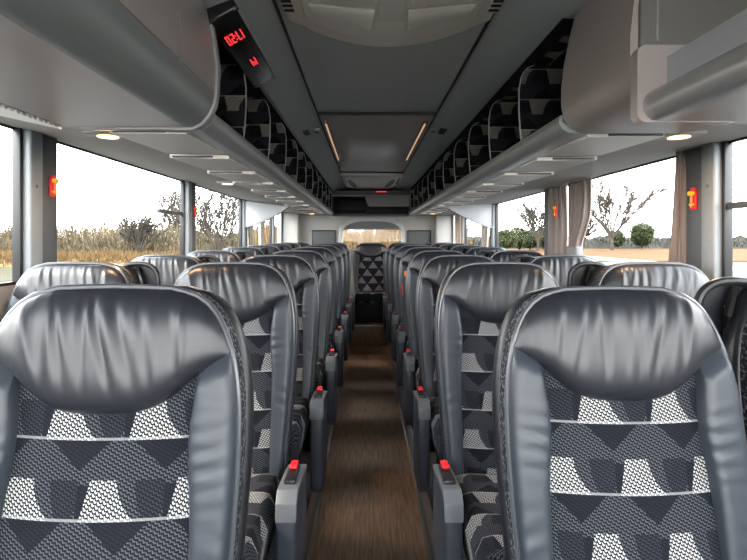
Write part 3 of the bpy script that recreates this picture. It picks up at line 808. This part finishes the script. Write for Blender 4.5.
LX = [-.443, -.482, -.475, -.47, -.465, -.455, -.445, -.43]
RX = [.485, .485, .495, .505, .51, .51, .495, .48]
for i in range(8):
    extra = [' nearest the camera, pale patterned back', '', '', '', '', '', '', ' nearest the brown step'][i]
    seat('aisle', 1, LX[i], ROWD[i] - (.095 if i == 0 else 0), 'black leather seat left of the aisle, %s row%s' % (ords[i], extra), 'black leather aisle seats', LIFT[i])
    seat('aisle', -1, RX[i], ROWD[i], 'black leather seat right of the aisle, %s row%s' % (ords[i], extra), 'black leather aisle seats', LIFT[i] - (.012 if i == 0 else 0), .96 if i == 0 else 1)
    if i > 0: seat('window', 1, -1.045, ROWD[i], 'black leather window seat by the left windows, %s row' % ords[i], 'black leather window seats', LIFT[i])
    seat('window', -1, .975 if i == 0 else 1.03, ROWD[i], 'black leather window seat by the right windows, %s row%s' % (ords[i], ' cut off by the frame' if i == 0 else ''), 'black leather window seats', LIFT[i])
for j, x in enumerate((-.99, -.46, .075, .605, 1.10)):
    seat('bench', 1, x, 7.08 + (.002 if j == 3 else 0), ['far left seat of the rear row against the left wall', 'rear row seat just left of the middle one', 'middle rear seat facing down the aisle with grey triangle fabric', 'rear row seat just right of the middle one', 'far right seat of the rear row against the right wall'][j], 'rear row seats', .030, 1.15 if j == 2 else 1.0, 0, POD)
# sticker inside the handle of the nearest window seat
e = empty('safety_sticker', (.80, 1.045, EYE - .165), 'small pale printed sticker inside the grab handle at the right edge', 'sticker')
B().box(-.02, .02, -.001, .001, -.03, .02).build('paper', 'white_label', e, smooth=False)
B().box(-.012, -.002, -.0016, -.0011, .004, .013).box(.002, .013, -.0016, -.0011, -.004, -.001).box(-.012, .010, -.0016, -.0011, -.012, -.009).build('print', 'black_plastic', e, smooth=False)
# orange belt tag hanging on a right hand seat
e = empty('belt_tag', (.325, 3.92, EYE - .315), 'small orange tag hanging on the aisle side of a right hand seat', 'tag')
B().box(-.012, .012, -.006, .006, .01, .055, .003).box(.004, .020, -.006, .006, -.035, .012, .003).build('tag_body', 'orange', e)
B().box(-.030, -.024, -.004, .004, -.15, -.05, .002).build('strap', 'red', e)

# step to the rear row
e = struct('trim_30', B().box(-.268, .298, 6.22, 6.50, -.0, .262, .006), 'step')
tag(B().box(-.268, .298, 6.205, 6.235, .262, .272, .003).build('trim_31', 'chrome'), kind='structure')
# front end of the coach behind the camera: dash panel and windscreen opening
struct('wall_front', B().box(XL - .05, XR + .05, Y0 - .08, Y0, -.06, .8).box(XL - .05, XR + .05, Y0 - .08, Y0, 2.05, zc(.80)), 'wall', smooth=False)
struct('window_30', B().box(XL, XR, Y0 - .05, Y0 - .045, .8, 2.05), 'glass', smooth=False)

# ---------------------------------------------------------------- outside
GZ = -1.05
m = new_mat('verge_ground', (0.1, 0.09, 0.05), 0.95, spec=0.1)
vary(m, (0.022, 0.022, 0.009), (0.05, 0.040, 0.024), .8, p=(.35, .65)); M['verge'] = m
m = new_mat('orange_meadow', (0.4, 0.2, 0.05), 0.95, spec=0.1); vary(m, (0.048, 0.019, 0.003), (0.085, 0.034, 0.006), .35, p=(.3, .7)); M['meadow'] = m
m = new_mat('asphalt', (0.13, 0.13, 0.13), 0.9, spec=0.2); vary(m, (0.035, 0.035, 0.035), (0.055, 0.054, 0.052), 1.5); M['road'] = m
M['white_paint'] = new_mat('white_paint', (0.22, 0.22, 0.22), 0.6)
for nm, a, c in (('scrub', (0.045, 0.036, 0.024), (0.17, 0.135, 0.085)), ('gold_scrub', (0.07, 0.044, 0.02), (0.21, 0.135, 0.062)), ('bark', (0.03, 0.026, 0.022), (0.07, 0.06, 0.05)), ('evergreen', (0.014, 0.022, 0.010), (0.05, 0.06, 0.025)), ('far_hedge', (0.016, 0.017, 0.014), (0.04, 0.038, 0.031))):
    m = new_mat(nm, a, .95, spec=.1); vary(m, a, c, 2.0, p=(.3, .7)); M[nm] = m
tag(B().box(-220, 220, -30, 300, GZ - .5, GZ).build('ground', 'verge', smooth=False), kind='structure')
tag(B().box(-9, 46, -30, 50, GZ, GZ + .02).build('road', 'road', smooth=False), kind='structure')
tag(B().box(14, 140, 52, 118, GZ + .005, GZ + .06).build('meadow', 'meadow', smooth=False), 'orange brown meadow beyond the road on the right', 'meadow', kind='stuff')

def scrub(name, x0, x1, y0, y1, h, mat, label, cat, n=2500, seed=1, blade=1.0, core=.62):
    """a mass of dry bushes: lumpy core mounds with thousands of thin twigs"""
    rnd = random.Random(seed); b = B()
    hh = lambda x, y: h * (.62 + .38 * noise.noise(Vector((x * .22 + seed, y * .22, 0))) + .25 * noise.noise(Vector((x * .9, y * .9, seed))))
    nx = int((x1 - x0) / .6)
    ny = 6
    vs, fs, uv = grid(lambda u, v: ((lerp(x0, x1, u) + .3 * noise.noise(Vector((u * 90, v * 9, 1))), lerp(y0, y1, v), GZ + core * hh(lerp(x0, x1, u), lerp(y0, y1, v)) * (math.sin(PI * min(1, max(0, v))) ** .5 if 0 < v < 1 else 0) + rnd.uniform(0, .18) * (1 if 0 < v < 1 else 0)), (u, v)), nx, ny)
    b.add(vs, fs)
    V, F = [], []
    for _ in range(n):
        x, y = rnd.uniform(x0, x1), rnd.uniform(y0, y1)
        H = hh(x, y) * rnd.uniform(.75, 1.12); z = GZ + H * rnd.uniform(0, .55)
        a = rnd.uniform(0, 2 * PI); w = .035 * blade * rnd.uniform(.6, 1.4); lx, ly = rnd.uniform(-.35, .35), rnd.uniform(-.35, .35)
        k_ = len(V); zt = min(GZ + H, z + rnd.uniform(.5, 1.3))
        V += [(x - w * math.cos(a), y - w * math.sin(a), z), (x + w * math.cos(a), y + w * math.sin(a), z), (x + lx, y + ly, zt)]; F.append((k_, k_ + 1, k_ + 2))
        V += [(x + w * math.sin(a), y - w * math.cos(a), z), (x - w * math.sin(a), y + w * math.cos(a), z), (x + lx, y + ly, zt)]; F.append((k_ + 3, k_ + 4, k_ + 5))
    b.add(V, F)
    o = b.build(name, mat, smooth=False); return tag(o, label, cat, kind='stuff')
scrub('scrub_thicket', -75, -9, 50, 64, 8.2, 'scrub', 'dry brown thicket beyond the left windows', 'bushes', 34000, 3, 2.2, .5)
scrub('reed_bed', -52, -10, 42, 47, 2.4, 'gold_scrub', 'pale golden reeds in front of the thicket on the left', 'reeds', 7000, 5, 1.3, .4)
scrub('golden_scrub', -9, 8, 36, 44, 6.8, 'gold_scrub', 'sunlit golden scrub behind the rear window', 'bushes', 16000, 8, 1.8, .55)
scrub('distant_hedge', 15, 190, 119, 134, 7.0, 'far_hedge', 'distant grey green hedge behind the orange meadow', 'hedge', 9000, 11, 4.0)

def bare_tree(x, y, h, spread, label, seed, limbs=9, r0=.16):
    """short trunk, long limbs fanning upward, each carrying branches and fine twigs"""
    rnd = random.Random(seed); b = B(); tw = y * .00082
    def limb(p, d, L, r, n, lv):
        pts = [p]; dd = d.copy()
        for i in range(n):
            dd = (dd + Vector((rnd.uniform(-.11, .11), rnd.uniform(-.11, .11), rnd.uniform(-.03, .13)))).normalized(); pts.append(pts[-1] + dd * L / n)
        r1 = max(tw, r * .3)
        b.tube(pts, [lerp(r, r1, i / n) for i in range(n + 1)], 6 if lv > 1 else 3, caps=False)
        if lv == 0: return
        k_ = (11, 7)[2 - lv] if lv < 3 else 0
        for j in range(k_):
            f = rnd.uniform(.25, 1.0) * n; i = min(n - 1, int(f)); q = pts[i].lerp(pts[i + 1], f - i)
            t = (pts[i + 1] - pts[i]).normalized(); ax = Vector((rnd.uniform(-1, 1), rnd.uniform(-1, 1), rnd.uniform(-.5, .8))).normalized()
            limb(q, (t + ax * .75).normalized(), L * rnd.uniform(.28, .5), max(tw, r * .42), 3, lv - 1)
    top = Vector((0, 0, h * .2)); b.tube([(0, 0, 0), (0, 0, h * .1), top], [r0, r0 * .85, r0 * .8], 8, caps=False)
    for i in range(limbs):
        a = 2 * PI * i / limbs + rnd.uniform(-.3, .3); tl = spread * rnd.uniform(.15, 1.0)
        limb(top - Vector((0, 0, rnd.uniform(0, .05) * h)), Vector((math.cos(a) * tl, math.sin(a) * tl, 1)).normalized(), h * rnd.uniform(.55, .78), r0 * .6, 6, 2)
    mz = max(v.z for v in b.vs); b.vs = [v * (h / mz) for v in b.vs]
    o = b.build('bare_tree', 'bark', smooth=False, loc=(x, y, GZ + (.10 if 14 < x and y > 52 else 0))); return tag(o, label, 'tree', 'bare winter trees')
def at(px, d): return (px - 366) / 480 * d
bare_tree(at(139, 48), 48, 6.2, .8, 'small bare tree rising from the thicket at left', 2, r0=.15)
bare_tree(at(176, 68), 68, 10.6, .7, 'bare tree partly hidden by the second left pillar', 15, r0=.15)
bare_tree(at(216, 39), 39, 8.2, 1.0, 'wide bare tree right of the second left pillar', 4, r0=.20)
bare_tree(at(612, 100), 100, 16.6, 1.25, 'big spreading bare tree seen right of the tied curtain', 6, r0=.42)
bare_tree(at(538, 97), 97, 12.4, 1.1, 'bare tree seen left of the taupe curtains', 9, r0=.32)
bare_tree(at(583, 106), 106, 9.0, .6, 'slim bare tree just behind the tied curtain', 21, r0=.2)
def evergreen(x, y, h, w, label, seed):
    rnd = random.Random(seed)
    e = empty('evergreen_tree', (x, y, GZ + .065), label, 'tree', 'green trees by the meadow')
    B().tube([(0, 0, 0), (0, 0, h * .6)], [.2, .1], 8).build('trunk', 'bark', e)
    V, F = [], []
    for _ in range(3800):
        a, c_ = rnd.uniform(0, 2 * PI), rnd.uniform(-1, 1); r = rnd.uniform(.12, 1) ** .5
        rr = 1 + .3 * noise.noise(Vector((math.cos(a) * 2 + seed, math.sin(a) * 2, c_ * 2)))
        q = math.sqrt(1 - c_ * c_) * r * rr
        p = Vector((q * math.cos(a) * w, q * math.sin(a) * w, h * .56 + c_ * r * rr * h * .44))
        d1 = Vector((rnd.uniform(-1, 1), rnd.uniform(-1, 1), rnd.uniform(-1, 1))).normalized() * .11 * w; d2 = d1.orthogonal().normalized() * .08 * w
        k_ = len(V); V += [p - d1 - d2, p + d1, p - d1 * .4 + d2 * 1.6]; F.append((k_, k_ + 1, k_ + 2))
    b = B().add(V, F); b.build('foliage', 'evergreen', e, smooth=False)
evergreen(at(642, 112), 112, 6.2, 2.6, 'dark green leafy tree standing behind the rail on the right', 3)
evergreen(at(618, 115), 115, 4.4, 1.5, 'lower dark green tree beside the big bare tree', 5)
for i, px in enumerate((506, 519, 530, 543, 551)):
    evergreen(at(px, 94 + i * 5), 94 + i * 5, 4.2 + .5 * (i % 2), 2.2, ['leftmost', 'second', 'middle', 'fourth', 'rightmost'][i] + ' of the distant green trees in the far right window', 30 + i)

# white guard rails parallel to the road
for x, z, th, w in ((19.5, -.26, .28, 'far'), (14.5, -.40, .34, 'near')):
    e = empty('guard_rail', (x, 0, GZ), 'white roadside guard rail outside the right windows, %s one' % w, 'guard rail', 'white guard rails')
    B().box(-.05, .05, -5, 50, EYE * 0 + z - GZ - th / 2, z - GZ + th / 2, .02).build('beam', 'white_paint', e)
    for i in range(13): B().box(.05, .15, i * 4.0 - 2, i * 4.0 - 1.85, 0.02 if w == 'near' else 0, z - GZ + .05, .01).build('post', 'white_paint', e)
